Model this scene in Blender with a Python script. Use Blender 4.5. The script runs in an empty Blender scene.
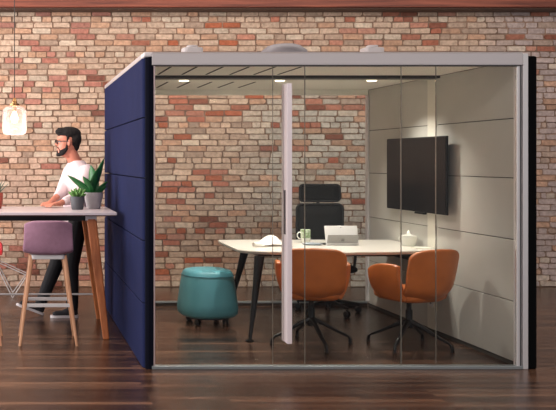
import bpy, bmesh, math, random
from mathutils import Vector, Matrix, Euler
R = random.Random(7)
SC = bpy.context.scene
COL = SC.collection
PI = math.pi

# ------------------------------------------------------------------ colour / materials
def lin(c):
    return tuple(((v/255)/12.92 if v/255 <= .04045 else ((v/255+.055)/1.055)**2.4) for v in c) + (1,)
MATS = {}
def mat(name, rgb, rough=.5, metal=0, bump=0, bscale=60, var=0, vscale=8, coat=0, sheen=0, emit=None, estr=0, spec=None, stretch=None):
    if name in MATS: return MATS[name]
    m = bpy.data.materials.new(name); m.use_nodes = True
    nt = m.node_tree; b = nt.nodes['Principled BSDF']
    b.inputs['Base Color'].default_value = lin(rgb)
    b.inputs['Roughness'].default_value = rough
    b.inputs['Metallic'].default_value = metal
    b.inputs['Coat Weight'].default_value = coat
    b.inputs['Sheen Weight'].default_value = sheen
    if spec is not None: b.inputs['Specular IOR Level'].default_value = spec
    if emit:
        b.inputs['Emission Color'].default_value = lin(emit); b.inputs['Emission Strength'].default_value = estr
    tc = nt.nodes.new('ShaderNodeTexCoord')
    src = tc.outputs['Object']
    if stretch:
        mp = nt.nodes.new('ShaderNodeMapping'); mp.inputs['Scale'].default_value = stretch
        nt.links.new(src, mp.inputs['Vector']); src = mp.outputs['Vector']
    if var:
        n = nt.nodes.new('ShaderNodeTexNoise'); n.inputs['Scale'].default_value = vscale; n.inputs['Detail'].default_value = 4
        nt.links.new(src, n.inputs['Vector'])
        r = nt.nodes.new('ShaderNodeValToRGB')
        a = lin(rgb)
        r.color_ramp.elements[0].position = .3; r.color_ramp.elements[1].position = .7
        r.color_ramp.elements[0].color = tuple(v*(1-var) for v in a[:3])+(1,)
        r.color_ramp.elements[1].color = tuple(min(1, v*(1+var)) for v in a[:3])+(1,)
        nt.links.new(n.outputs['Fac'], r.inputs['Fac']); nt.links.new(r.outputs['Color'], b.inputs['Base Color'])
    if bump:
        n = nt.nodes.new('ShaderNodeTexNoise'); n.inputs['Scale'].default_value = bscale; n.inputs['Detail'].default_value = 3
        nt.links.new(src, n.inputs['Vector'])
        bp = nt.nodes.new('ShaderNodeBump'); bp.inputs['Strength'].default_value = bump; bp.inputs['Distance'].default_value = .01
        nt.links.new(n.outputs['Fac'], bp.inputs['Height']); nt.links.new(bp.outputs['Normal'], b.inputs['Normal'])
    MATS[name] = m
    return m

def brick_mat():
    m = bpy.data.materials.new('old_brick'); m.use_nodes = True
    nt = m.node_tree; b = nt.nodes['Principled BSDF']
    b.inputs['Roughness'].default_value = .88; b.inputs['Specular IOR Level'].default_value = .25
    at = nt.nodes.new('ShaderNodeAttribute'); at.attribute_name = 'brick_colour'
    tc = nt.nodes.new('ShaderNodeTexCoord')
    n = nt.nodes.new('ShaderNodeTexNoise'); n.inputs['Scale'].default_value = 22; n.inputs['Detail'].default_value = 6; n.inputs['Roughness'].default_value = .65
    nt.links.new(tc.outputs['Object'], n.inputs['Vector'])
    r = nt.nodes.new('ShaderNodeValToRGB')
    r.color_ramp.elements[0].position = .28; r.color_ramp.elements[0].color = (.55, .52, .49, 1)
    r.color_ramp.elements[1].position = .62; r.color_ramp.elements[1].color = (1.1, 1.08, 1.05, 1)
    nt.links.new(n.outputs['Fac'], r.inputs['Fac'])
    mx = nt.nodes.new('ShaderNodeMix'); mx.data_type = 'RGBA'; mx.blend_type = 'MULTIPLY'; mx.inputs['Factor'].default_value = .8
    nt.links.new(at.outputs['Color'], mx.inputs[6]); nt.links.new(r.outputs['Color'], mx.inputs[7])
    nt.links.new(mx.outputs[2], b.inputs['Base Color'])
    n2 = nt.nodes.new('ShaderNodeTexNoise'); n2.inputs['Scale'].default_value = 45; n2.inputs['Detail'].default_value = 5
    nt.links.new(tc.outputs['Object'], n2.inputs['Vector'])
    bp = nt.nodes.new('ShaderNodeBump'); bp.inputs['Strength'].default_value = .5; bp.inputs['Distance'].default_value = .012
    nt.links.new(n2.outputs['Fac'], bp.inputs['Height']); nt.links.new(bp.outputs['Normal'], b.inputs['Normal'])
    return m

def floor_mat():
    m = bpy.data.materials.new('dark_plank_floor'); m.use_nodes = True
    nt = m.node_tree; b = nt.nodes['Principled BSDF']
    tc = nt.nodes.new('ShaderNodeTexCoord')
    br = nt.nodes.new('ShaderNodeTexBrick')
    br.inputs['Scale'].default_value = 1; br.inputs['Brick Width'].default_value = 1.35; br.inputs['Row Height'].default_value = .062
    br.inputs['Mortar Size'].default_value = .0022; br.inputs['Mortar Smooth'].default_value = .3; br.offset = .37
    br.inputs['Color1'].default_value = (0, 0, 0, 1); br.inputs['Color2'].default_value = (1, 1, 1, 1); br.inputs['Mortar'].default_value = (.5, .5, .5, 1)
    nt.links.new(tc.outputs['Object'], br.inputs['Vector'])
    mp = nt.nodes.new('ShaderNodeMapping'); mp.inputs['Scale'].default_value = (1.3, 34, 1)
    nt.links.new(tc.outputs['Object'], mp.inputs['Vector'])
    n = nt.nodes.new('ShaderNodeTexNoise'); n.inputs['Scale'].default_value = 3.0; n.inputs['Detail'].default_value = 9; n.inputs['Roughness'].default_value = .75
    nt.links.new(mp.outputs['Vector'], n.inputs['Vector'])
    ad = nt.nodes.new('ShaderNodeMath'); ad.operation = 'MULTIPLY_ADD'; ad.inputs[1].default_value = .36
    nt.links.new(br.outputs['Color'], ad.inputs[0])
    ml = nt.nodes.new('ShaderNodeMath'); ml.operation = 'MULTIPLY'; ml.inputs[1].default_value = .76
    nt.links.new(n.outputs['Fac'], ml.inputs[0]); nt.links.new(ml.outputs[0], ad.inputs[2])
    r = nt.nodes.new('ShaderNodeValToRGB'); e = r.color_ramp.elements
    e[0].position = .15; e[0].color = lin((30, 19, 15)); e[1].position = .85; e[1].color = lin((132, 98, 76))
    k = e.new(.45); k.color = lin((58, 39, 31)); k = e.new(.62); k.color = lin((92, 65, 50))
    nt.links.new(ad.outputs[0], r.inputs['Fac'])
    mx = nt.nodes.new('ShaderNodeMix'); mx.data_type = 'RGBA'; mx.inputs[7].default_value = lin((18, 11, 9))
    nt.links.new(br.outputs['Fac'], mx.inputs['Factor']); nt.links.new(r.outputs['Color'], mx.inputs[6])
    nt.links.new(mx.outputs[2], b.inputs['Base Color'])
    rr = nt.nodes.new('ShaderNodeMapRange'); rr.inputs['To Min'].default_value = .08; rr.inputs['To Max'].default_value = .30
    nt.links.new(n.outputs['Fac'], rr.inputs['Value']); nt.links.new(rr.outputs[0], b.inputs['Roughness'])
    b.inputs['Specular IOR Level'].default_value = .55
    bp = nt.nodes.new('ShaderNodeBump'); bp.inputs['Strength'].default_value = .35; bp.inputs['Distance'].default_value = .004
    sb = nt.nodes.new('ShaderNodeMath'); sb.operation = 'SUBTRACT'
    nt.links.new(n.outputs['Fac'], sb.inputs[0]); nt.links.new(br.outputs['Fac'], sb.inputs[1])
    nt.links.new(sb.outputs[0], bp.inputs['Height']); nt.links.new(bp.outputs['Normal'], b.inputs['Normal'])
    return m

def glass_mat(name='clear_glass', tint=(.985, .985, .975), refl=.38, warm=None):
    m = bpy.data.materials.new(name); m.use_nodes = True
    nt = m.node_tree; nt.nodes.clear()
    o = nt.nodes.new('ShaderNodeOutputMaterial'); t = nt.nodes.new('ShaderNodeBsdfTransparent'); g = nt.nodes.new('ShaderNodeBsdfGlossy')
    g.inputs['Roughness'].default_value = .02
    t.inputs['Color'].default_value = tint + (1,)
    f = nt.nodes.new('ShaderNodeFresnel'); f.inputs['IOR'].default_value = 1.45
    k = nt.nodes.new('ShaderNodeMath'); k.operation = 'MULTIPLY'; k.inputs[1].default_value = refl
    nt.links.new(f.outputs[0], k.inputs[0])
    mx = nt.nodes.new('ShaderNodeMixShader')
    nt.links.new(k.outputs[0], mx.inputs[0]); nt.links.new(t.outputs[0], mx.inputs[1]); nt.links.new(g.outputs[0], mx.inputs[2])
    nt.links.new(mx.outputs[0], o.inputs[0])
    return m

def wood_mat(name, a, b2, scale=(3, 3, 30), rough=.4):
    m = bpy.data.materials.new(name); m.use_nodes = True
    nt = m.node_tree; b = nt.nodes['Principled BSDF']; b.inputs['Roughness'].default_value = rough
    tc = nt.nodes.new('ShaderNodeTexCoord'); mp = nt.nodes.new('ShaderNodeMapping'); mp.inputs['Scale'].default_value = scale
    n = nt.nodes.new('ShaderNodeTexNoise'); n.inputs['Scale'].default_value = 1.5; n.inputs['Detail'].default_value = 6; n.inputs['Distortion'].default_value = .6
    r = nt.nodes.new('ShaderNodeValToRGB')
    r.color_ramp.elements[0].position = .3; r.color_ramp.elements[0].color = lin(a)
    r.color_ramp.elements[1].position = .7; r.color_ramp.elements[1].color = lin(b2)
    nt.links.new(tc.outputs['Object'], mp.inputs[0]); nt.links.new(mp.outputs[0], n.inputs['Vector'])
    nt.links.new(n.outputs['Fac'], r.inputs['Fac']); nt.links.new(r.outputs['Color'], b.inputs['Base Color'])
    return m

# ------------------------------------------------------------------ object helpers
def finish(name, bm, m, parent=None, smooth=False, bevel=0, seg=2, subsurf=0, solid=0, loc=(0, 0, 0), label=None, auto=True):
    bmesh.ops.recalc_face_normals(bm, faces=bm.faces[:])
    me = bpy.data.meshes.new(name); bm.to_mesh(me); bm.free()
    ms = m if isinstance(m, (list, tuple)) else [m]
    for k in ms: me.materials.append(k)
    o = bpy.data.objects.new(name, me); COL.objects.link(o)
    if smooth:
        for p in me.polygons: p.use_smooth = True
        if auto: me.set_sharp_from_angle(angle=math.radians(48))
    if solid:
        s = o.modifiers.new('s', 'SOLIDIFY'); s.thickness = solid; s.offset = 0
    if bevel:
        b = o.modifiers.new('b', 'BEVEL'); b.width = bevel; b.segments = seg; b.limit_method = 'ANGLE'; b.angle_limit = math.radians(40)
        b.harden_normals = False
    if subsurf:
        s = o.modifiers.new('ss', 'SUBSURF'); s.levels = s.render_levels = subsurf
    o.location = loc
    if parent: o.parent = parent
    if label: o['label'] = label
    return o
def tag(o, label=None, cat=None, group=None, kind=None):
    if label: o['label'] = label
    if cat: o['category'] = cat
    if group: o['group'] = group
    if kind: o['kind'] = kind
    return o
def thing(name, label, cat, loc=(0, 0, 0), rz=0, group=None):
    o = bpy.data.objects.new(name, None); COL.objects.link(o); o.empty_display_size = .1
    o.location = loc; o.rotation_euler = (0, 0, rz)
    return tag(o, label, cat, group)
def kids(o): return [c for c in bpy.data.objects if c.parent == o]
def copy_tree(o, parent=None):
    c = o.copy(); COL.objects.link(c); c.parent = parent
    for k in kids(o): copy_tree(k, c)
    return c
def box(bm, x0, x1, y0, y1, z0, z1, mi=0):
    v = [bm.verts.new((x, y, z)) for x in (x0, x1) for y in (y0, y1) for z in (z0, z1)]
    for f in ((0, 1, 3, 2), (4, 6, 7, 5), (0, 4, 5, 1), (2, 3, 7, 6), (0, 2, 6, 4), (1, 5, 7, 3)):
        fc = bm.faces.new([v[i] for i in f]); fc.material_index = mi
def NB(): return bmesh.new()
def boxo(name, x0, x1, y0, y1, z0, z1, m, parent=None, bevel=.003, seg=2, **k):
    b = NB(); box(b, x0, x1, y0, y1, z0, z1); return finish(name, b, m, parent, bevel=bevel, seg=seg, **k)
def frame_of(d):
    d = d.normalized(); a = Vector((0, 0, 1)) if abs(d.z) < .9 else Vector((1, 0, 0))
    u = d.cross(a).normalized(); return u, d.cross(u).normalized()
def tube(bm, pts, rad, n=10, caps=True, close=False):
    pts = [Vector(p) for p in pts]
    if not isinstance(rad, (list, tuple)): rad = [rad]*len(pts)
    rings = []; u = None
    for i, p in enumerate(pts):
        if close: d = pts[(i+1) % len(pts)]-pts[i-1]
        else: d = (pts[min(i+1, len(pts)-1)]-pts[max(i-1, 0)])
        d.normalize()
        if u is None: u, w = frame_of(d)
        else:
            u = (u-d*u.dot(d)).normalized(); w = d.cross(u).normalized()
        rings.append([bm.verts.new(p+(u*math.cos(2*PI*k/n)+w*math.sin(2*PI*k/n))*rad[i]) for k in range(n)])
    m = len(rings)
    for i in range(m if close else m-1):
        a, b = rings[i], rings[(i+1) % m]
        for k in range(n): bm.faces.new((a[k], a[(k+1) % n], b[(k+1) % n], b[k]))
    if caps and not close:
        bm.faces.new(rings[0][::-1]); bm.faces.new(rings[-1])
def lathe(bm, prof, n=32, c=(0, 0, 0)):
    rings = []
    for r, z in prof:
        if r < 1e-5: rings.append([bm.verts.new((c[0], c[1], c[2]+z))])
        else: rings.append([bm.verts.new((c[0]+r*math.cos(2*PI*k/n), c[1]+r*math.sin(2*PI*k/n), c[2]+z)) for k in range(n)])
    for a, b in zip(rings, rings[1:]):
        for k in range(n):
            k2 = (k+1) % n
            if len(a) == 1 and len(b) == 1: continue
            if len(a) == 1: bm.faces.new((a[0], b[k2], b[k]))
            elif len(b) == 1: bm.faces.new((a[k], a[k2], b[0]))
            else: bm.faces.new((a[k], a[k2], b[k2], b[k]))
def ellip(bm, c, r, n=16, m=10, rot=None):
    c = Vector(c); rows = []
    for i in range(m+1):
        t = PI*i/m
        row = []
        for k in range(n if 0 < i < m else 1):
            p = Vector((r[0]*math.sin(t)*math.cos(2*PI*k/n), r[1]*math.sin(t)*math.sin(2*PI*k/n), r[2]*math.cos(t)))
            if rot: p = rot @ p
            row.append(bm.verts.new(c+p))
        rows.append(row)
    for a, b in zip(rows, rows[1:]):
        for k in range(n):
            k2 = (k+1) % n
            if len(a) == 1: bm.faces.new((a[0], b[k], b[k2]))
            elif len(b) == 1: bm.faces.new((a[k], b[0], a[k2]))
            else: bm.faces.new((a[k], b[k], b[k2], a[k2]))
def capsule(bm, p0, r0, p1, r1, n=12):
    p0 = Vector(p0); p1 = Vector(p1)
    d = (p1-p0); L = d.length or 1e-4; dn = d/L
    pts = []; rs = []
    for a in (90, 60, 30, 0): pts.append(p0-dn*r0*math.sin(math.radians(a))); rs.append(max(r0*math.cos(math.radians(a)), .0008))
    for a in (0, 30, 60, 90): pts.append(p1+dn*r1*math.sin(math.radians(a))); rs.append(max(r1*math.cos(math.radians(a)), .0008))
    tube(bm, pts, rs, n)
def chain(bm, pts, rs, n=12):
    for i in range(len(pts)-1): capsule(bm, pts[i], rs[i], pts[i+1], rs[i+1], n)
def loft(bm, rings, cap=True):
    rv = [[bm.verts.new(p) for p in r] for r in rings]
    n = len(rv[0])
    for a, b in zip(rv, rv[1:]):
        for k in range(n): bm.faces.new((a[k], a[(k+1) % n], b[(k+1) % n], b[k]))
    if cap: bm.faces.new(rv[0][::-1]); bm.faces.new(rv[-1])
def rrect(w, d, r, n=6):
    pts = []
    for cx, cy, a0 in ((w/2-r, d/2-r, 0), (-w/2+r, d/2-r, 90), (-w/2+r, -d/2+r, 180), (w/2-r, -d/2+r, 270)):
        for i in range(n+1):
            a = math.radians(a0+90*i/n); pts.append((cx+r*math.cos(a), cy+r*math.sin(a)))
    return pts
def prism(bm, pts, z0, z1, f=None):
    f = f or (lambda x, y, z: (x, y, z))
    loft(bm, [[f(x, y, z0) for x, y in pts], [f(x, y, z1) for x, y in pts]])
def fused(name, bm, m, parent, voxel=.008, smooth=6, bake_loc=None, label=None):
    """union of overlapping closed pieces into one smooth continuous surface"""
    o = finish(name+'_src', bm, m)
    r = o.modifiers.new('r', 'REMESH'); r.mode = 'VOXEL'; r.voxel_size = voxel; r.use_smooth_shade = True
    if smooth:
        s = o.modifiers.new('s', 'SMOOTH'); s.iterations = smooth; s.factor = .5
    dg = bpy.context.evaluated_depsgraph_get(); dg.update()
    me = bpy.data.meshes.new_from_object(o.evaluated_get(dg)); me.name = name
    old = o.data; bpy.data.objects.remove(o); bpy.data.meshes.remove(old)
    for p in me.polygons: p.use_smooth = True
    n = bpy.data.objects.new(name, me); COL.objects.link(n)
    if parent: n.parent = parent
    if label: n['label'] = label
    return n

# ------------------------------------------------------------------ camera (shift lens, square on to the brick wall)
F = 880.0
def PX(px, s): return (px-16)/s
def PZ(py, s): return 1.51-(py-161)/s
cam = bpy.data.cameras.new('camera'); co = bpy.data.objects.new('camera', cam); COL.objects.link(co)
co.location = (0, 0, 1.51); co.rotation_euler = (PI/2, 0, 0)
cam.sensor_width = 36; cam.lens = 36*F/556; cam.shift_x = (278-16)/556; cam.shift_y = -(205-161)/556
cam.clip_start = .05
SC.camera = co
SC.view_settings.view_transform = 'Standard'; SC.view_settings.look = 'None'; SC.view_settings.gamma = 1
SC.view_settings.exposure = 0; SC.view_settings.use_curve_mapping = False

# ------------------------------------------------------------------ room
WY = 10.55
fl = finish('floor', (lambda b: (box(b, -4, 11, -2.5, WY+.15, -.1, 0), b)[1])(NB()), floor_mat()); tag(fl, kind='structure')
cl = boxo('ceiling', -4, 11, -2.5, WY+.15, 4.05, 4.15, mat('ceiling_paint', (170, 140, 120), .8), bevel=0); tag(cl, kind='structure')

def lerp(a, b, t): return tuple(a[i]+(b[i]-a[i])*t for i in range(3))
def brick_colour(px, py):
    rnd = R.random()
    def g(cx, cy, sx, sy): return math.exp(-((px-cx)/sx)**2-((py-cy)/sy)**2)
    # share of red bricks and base tone by stretch of wall
    red = .03 + .22*g(90, 60, 90, 55) + .3*g(20, 100, 50, 28) + .6*g(170, 100, 38, 22) + .38*g(195, 185, 55, 14)
    red += .38*g(170, 255, 35, 45) + .22*g(50, 265, 60, 30) + .25*g(400, 28, 70, 20) + .28*g(330, 108, 50, 14) + .15*g(545, 65, 30, 30)
    red += .12*g(280, 30, 90, 20) + .2*g(200, 232, 50, 14)
    tan = (206, 180, 158); pale = (196, 190, 178); pink = (206, 180, 168)
    base = tan
    w = max(0, min(1, (px-230)/50))*max(0, min(1, (py-70)/40)); base = lerp(base, pale, w)
    w = max(0, min(1, (px-470)/50)); base = lerp(base, (190, 172, 166), w)
    w = max(0, min(1, (110-px)/40))*max(0, min(1, (py-110)/40)); base = lerp(base, (208, 178, 158), w)
    if rnd < red:
        t = R.random()
        c = lerp((176, 108, 86), (196, 146, 126), t)
        if px < 110: c = lerp(c, (182, 128, 116), .65)
        if 150 < px < 260 and R.random() < .45: c = (176, 104, 76)
        if R.random() < .14: c = lerp(c, (122, 78, 64), .6)
    else:
        c = base
        t = R.random()
        if t < .16: c = lerp(c, (200, 158, 130), .8)
        elif t < .26: c = lerp(c, (176, 152, 134), .7)
        elif t < .36: c = lerp(c, (216, 200, 180), .7)
    k = R.uniform(.92, 1.05)
    return tuple(min(255, v*k) for v in c)

def brick_wall():
    bm = NB(); cl_ = bm.loops.layers.float_color.new('brick_colour')
    box(bm, -4, 11, WY+.012, WY+.15, 0, 4.05, 1)
    H = .0705; z = 0; row = 0
    while z < 4.0:
        x = -3.95 + R.uniform(-.2, .1)+(.12 if row % 2 else 0)
        header = row % 6 == 3
        while x < 10.9:
            L = R.uniform(.205, .24) if not header else R.uniform(.10, .125)
            if R.random() < .1: L *= R.choice((.55, .8))
            gx = R.uniform(.003, .007); gz = R.uniform(.003, .006)
            dep = WY+R.uniform(-.008, .006)
            x0, x1, z0, z1 = x+gx, x+L-gx*.3, z+gz, z+H-gz*.35
            if z1 > 4.04: z1 = 4.04
            j = lambda a=.0035: R.uniform(-a, a)
            bz = R.uniform(-.003, .003)
            ch = R.uniform(.003, .006)
            outer = [(x0+j(), z0+bz+j()), (x1+j(), z0-bz+j()), (x1+j(), z1-bz+j()), (x0+j(), z1+bz+j())]
            # worn corners: eight point outline
            op = []
            for i in range(4):
                p = outer[i]; q = outer[(i+1) % 4]; o_ = outer[i-1]
                c1 = R.uniform(.003, .011) if R.random() < .85 else .02
                def toward(p, q, d):
                    l = math.hypot(q[0]-p[0], q[1]-p[1]); return (p[0]+(q[0]-p[0])*d/l, p[1]+(q[1]-p[1])*d/l)
                op += [toward(p, o_, c1), toward(p, q, c1)]
            cx = (x0+x1)/2; cz = (z0+z1)/2
            s = 83.4
            col = lin(brick_colour(16+cx*s, 161-(cz-1.51)*s))
            ov = [bm.verts.new((a, WY+.02, b)) for a, b in op]
            fv = [bm.verts.new((a+(cx-a)*ch/.1, dep+R.uniform(0, .003), b+(cz-b)*ch/.035)) for a, b in op]
            fs = [bm.faces.new(fv)]
            for i in range(8): fs.append(bm.faces.new((ov[i], ov[(i+1) % 8], fv[(i+1) % 8], fv[i])))
            for f in fs:
                f.material_index = 0
                for l in f.loops: l[cl_] = col
            x += L+.004
        z += H; row += 1
    return finish('wall_back', bm, [brick_mat(), mat('mortar', (140, 114, 96), .95, bump=.5, bscale=70, var=.35, vscale=3)])
tag(brick_wall(), kind='structure')

beam = finish('trim_1', (lambda b: (box(b, -4, 11, 10.25, WY-.02, 3.305, 3.62), b)[1])(NB()),
              wood_mat('reddish_beam_wood', (98, 50, 38), (160, 88, 66), (.7, 20, 20), .6), bevel=.008); tag(beam, kind='structure')
led = boxo('trim_2', -4, 11, 10.30, WY-.02, 3.288, 3.304, mat('dark_ledge', (78, 56, 44), .7), bevel=.002); tag(led, kind='structure')

# ------------------------------------------------------------------ shared materials
silver = mat('brushed_silver', (196, 194, 194), .35, .75, var=.05, vscale=3)
header_m = mat('silver_header', (190, 184, 184), .42, .35)
post_m = mat('silver_post', (214, 211, 210), .32, .3)
track_m = mat('floor_track_metal', (150, 156, 156), .35, .6)
navy = mat('navy_fabric', (25, 32, 66), .95, bump=.25, bscale=220, var=.08, vscale=5, spec=.15)
blackfab = mat('black_fabric', (9, 9, 10), .95, spec=.1)
panel = mat('grey_wall_panel', (184, 181, 172), .72, var=.03, vscale=4)
panel_edge = mat('white_cable_channel', (214, 210, 196), .5)
seamdark = mat('panel_shadow_gap', (60, 58, 52), .9)
ceil_in = mat('booth_ceiling_tile', (244, 242, 230), .8)
blackm = mat('black_metal', (18, 17, 17), .38, .3)
blackp = mat('black_plastic', (20, 20, 21), .45)
white_l = mat('white_laminate', (216, 211, 200), .3, coat=.2)
white_m = mat('white_metal', (216, 212, 210), .4, .1)
orange = mat('tan_orange_leather', (184, 100, 42), .40, bump=.12, bscale=90, var=.10, vscale=9)
mauve = mat('mauve_fabric', (158, 118, 138), .95, bump=.3, bscale=200, var=.07, vscale=30, sheen=.1)
birch = wood_mat('light_ash_wood', (188, 132, 96), (222, 170, 132), (30, 30, 2.5))
oak = wood_mat('orange_oak_wood', (170, 94, 50), (208, 128, 78), (30, 30, 2.5))
teal = mat('teal_vinyl', (84, 148, 158), .42, bump=.05, bscale=120, var=.05, vscale=6)
teal2 = mat('pale_teal_vinyl', (140, 184, 190), .42, bump=.05, bscale=120, var=.04, vscale=6)
glass = glass_mat()

# ------------------------------------------------------------------ meeting booth
XL0, XL1, XR0, XR1 = .92, 1.003, 3.667, 3.71
Y0, Y1 = 6.377, 9.19
ZS = [.03, .475, .93, 1.385, 1.825, 2.262]
booth = thing('meeting_booth', 'glass fronted meeting booth with navy padded side, silver header and grey panelled interior', 'booth', (2.33, 7.78, 0))
def B(name, *a, **k):
    o = boxo(name, *a, **k); o.parent = booth; o.matrix_parent_inverse = Matrix.Translation((-2.33, -7.78, 0)); return o
def BF(name, bm, m, **k):
    o = finish(name, bm, m, **k); o.parent = booth; o.matrix_parent_inverse = Matrix.Translation((-2.33, -7.78, 0)); return o
# left side: inner board + five padded navy cushions with rounded front edge
B('side_board', .985, XL1, Y0+.03, Y1, .0, 2.25, panel)
for i in range(5):
    z0, z1 = ZS[i], ZS[i+1]
    if i == 0: z0 = .0
    bm = NB(); prism(bm, [(.9845, Y0+.024), (.9845, Y1-.03), (XL0+.01, Y1-.03), (XL0, Y1-.05), (XL0, Y0+.055), (XL0+.006, Y0+.036), (XL0+.016, Y0+.024)], z0+.0035, z1-.0035)
    BF('padded_panel', bm, navy, bevel=.005, seg=2, label='navy padded fabric panel' if i == 0 else None)
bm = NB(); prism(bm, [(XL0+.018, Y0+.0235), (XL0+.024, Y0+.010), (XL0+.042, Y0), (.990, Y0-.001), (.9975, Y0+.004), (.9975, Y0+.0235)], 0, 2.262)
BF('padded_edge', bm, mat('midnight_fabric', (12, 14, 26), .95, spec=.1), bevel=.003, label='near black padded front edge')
B('edge_trim', .998, 1.008, Y0-.003, Y0+.03, 0, 2.25, mat('pinkish_silver_trim', (196, 176, 176), .35, .5), bevel=.002)
# right side
for i in range(5):
    z0, z1 = ZS[i], ZS[i+1]
    for (ya, yb) in ((Y0+.07, 6.285), (6.405, Y1-.02)):
        pass
YS0, YS1 = F/114.6, F/112.3        # white channel
for i in range(5):
    z0, z1 = ZS[i], min(ZS[i+1], 2.25)
    for (ya, yb) in ((Y0+.055, YS0-.004), (YS1+.004, Y1-.02)):
        B('wall_panel', XR0, XR0+.018, ya, yb, z0+.003, z1-.003, panel, bevel=.003)
B('panel_backing', XR0+.019, XR1-.001, Y0+.05, Y1-.01, .0, 2.262, seamdark, bevel=0)
B('cable_channel', XR0-.004, XR0+.018, YS0, YS1, .03, 2.25, panel_edge, label='white vertical cable channel')
B('skirting', XR0+.003, XR0+.018, Y0+.05, Y1-.02, 0, .03, seamdark, bevel=.001)
bm = NB(); prism(bm, [(3.711, Y0), (3.762, Y0), (3.778, Y0+.01), (3.785, Y0+.03), (3.785, Y1-.03), (3.711, Y1-.03)], .0, 2.272)
BF('side_pad', bm, blackfab, bevel=.012, label='black padded outer side')
B('front_post', 3.632, 3.667, Y0, Y0+.05, .02, 2.206, post_m, bevel=.004)
B('front_post', 3.670, 3.709, Y0-.008, Y0+.05, 0, 2.29, post_m, bevel=.005)
B('post_bead', 3.652, 3.660, Y0-.006, Y0, .02, 2.206, mat('dark_gasket', (60, 58, 60), .5), bevel=.001)
# header and roof
bm = NB()
ph = [(0, 2.206), (0, 2.288), (.008, 2.300), (.05, 2.303), (.14, 2.303), (.14, 2.206)]
loft(bm, [[(x, Y0-.01+a, z) for a, z in ph] for x in (.985, 3.668)])
BF('header', bm, header_m, bevel=.002)
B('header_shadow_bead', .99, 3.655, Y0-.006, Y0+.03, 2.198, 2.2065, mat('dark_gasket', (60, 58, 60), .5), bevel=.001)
B('roof', .925, 3.72, Y0+.13, Y1, 2.2625, 2.30, header_m, bevel=.006)
B('roof_edge_cap', .925, .990, Y0+.0, Y0+.14, 2.265, 2.301, mat('white_roof_cap', (225, 220, 220), .4), bevel=.012, seg=3)
B('booth_ceiling', 1.003, XR0, Y0+.13, Y1, 2.25, 2.262, ceil_in, bevel=0)
slot = mat('ceiling_slot_black', (22, 22, 20), .9)
for k in range(14):
    for (ya, yb) in ((6.75, 7.52), (8.24, 8.86)):
        x = 1.215+k*.205
        if x > 2.35: break
        B('ceiling_slot', x-.009, x+.009, ya, yb, 2.2475, 2.2515, slot, bevel=.0006)
# light track
tr = B('light_track', 1.003, 3.664, 7.60, 7.735, 2.226, 2.2495, mat('black_track', (30, 27, 24), .5), bevel=.002)
tl = B('track_lip', 1.003, 3.66, 7.737, 7.775, 2.2235, 2.2495, mat('white_track_lip', (226, 224, 210), .5), bevel=.002)
lampm = mat('lit_downlight', (255, 240, 210), .4, emit=(255, 236, 204), estr=5)
LX = [PX(184, 112.4), PX(280, 112.4), PX(372, 112.4)]
for x in LX:
    bm = NB(); lathe(bm, [(0, 2.2195), (.034, 2.2195), (.042, 2.223), (.045, 2.2495)], 28, (x, 7.835, 0))
    BF('downlight', bm, lampm)
# back: header, sill, post, glass
B('back_header', 1.003, 3.655, Y1-.06, Y1-.005, 2.195, 2.2495, ceil_in, bevel=.003)
B('back_sill', 1.003, 3.655, Y1-.045, Y1-.005, .032, .052, track_m, bevel=.002)
B('sill_base', 1.003, 3.655, Y1-.04, Y1-.005, .0, .0315, mat('dark_sill_base', (44, 34, 28), .3), bevel=.001)
B('back_post', 3.645, 3.667, Y1-.06, Y1-.005, .055, 2.195, post_m, bevel=.003)
B('back_post', 1.003, 1.02, Y1-.06, Y1-.005, .055, 2.195, post_m, bevel=.003)
B('back_glass', 1.02, 3.645, Y1-.035, Y1-.025, .055, 2.195, glass, bevel=0, label='clear rear glass pane')
# front glass panes and floor track
B('floor_track', .985, 3.67, Y0-.01, Y0+.045, 0, .026, track_m, bevel=.004)
gx = [PX(157, 138), PX(273.4, 138), PX(305.6, 138), PX(402, 138), PX(437, 138), 3.634]
for i, (xa, xb) in enumerate(((gx[0], gx[1]), (gx[3], gx[4]), (gx[4], gx[5]))):
    B('glass_pane', xa+.004, xb-.004, Y0+.012, Y0+.022, .026, 2.2, glass, bevel=0, label='clear fixed front glass pane' if i == 0 else None)
seal = mat('clear_seal', (112, 110, 102), .4)
for i in (1, 2, 3, 4):
    w = (.0009, .0016, .0022, .0010)[i-1]
    B('glass_seal', gx[i]-w, gx[i]+w, Y0+.0115, Y0+.0225, .026, 2.2, seal, bevel=0)
door = thing('sliding_door', None, None, (0, 0, 0)); door.parent = booth; door.matrix_parent_inverse = Matrix.Translation((-2.33, -7.78, 0))
door['label'] = 'glass sliding door with a tall pale pull profile'
boxo('door_glass', gx[1]+.004, gx[2]-.004, Y0+.012, Y0+.022, .026, 2.2, glass, door, bevel=0)
boxo('door_glass', gx[2]+.004, gx[3]-.004, Y0+.012, Y0+.022, .026, 2.2, glass, door, bevel=0)
stile_m = mat('pale_pink_profile', (240, 228, 230), .35, .1)
boxo('pull_profile', 1.943, 1.979, 6.305, 6.345, .198, 2.068, stile_m, door, bevel=.004)
boxo('pull_profile', 1.9455, 1.975, 6.3452, 6.388, .200, 2.066, stile_m, door, bevel=.003)
boxo('pull_profile', 1.943, 1.979, 6.400, 6.44, .198, 2.068, stile_m, door, bevel=.004)
boxo('finger_recess', 1.9415, 1.9452, 6.346, 6.386, .98, 1.30, mat('dark_handle', (70, 62, 66), .4), door, bevel=.001)
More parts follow.
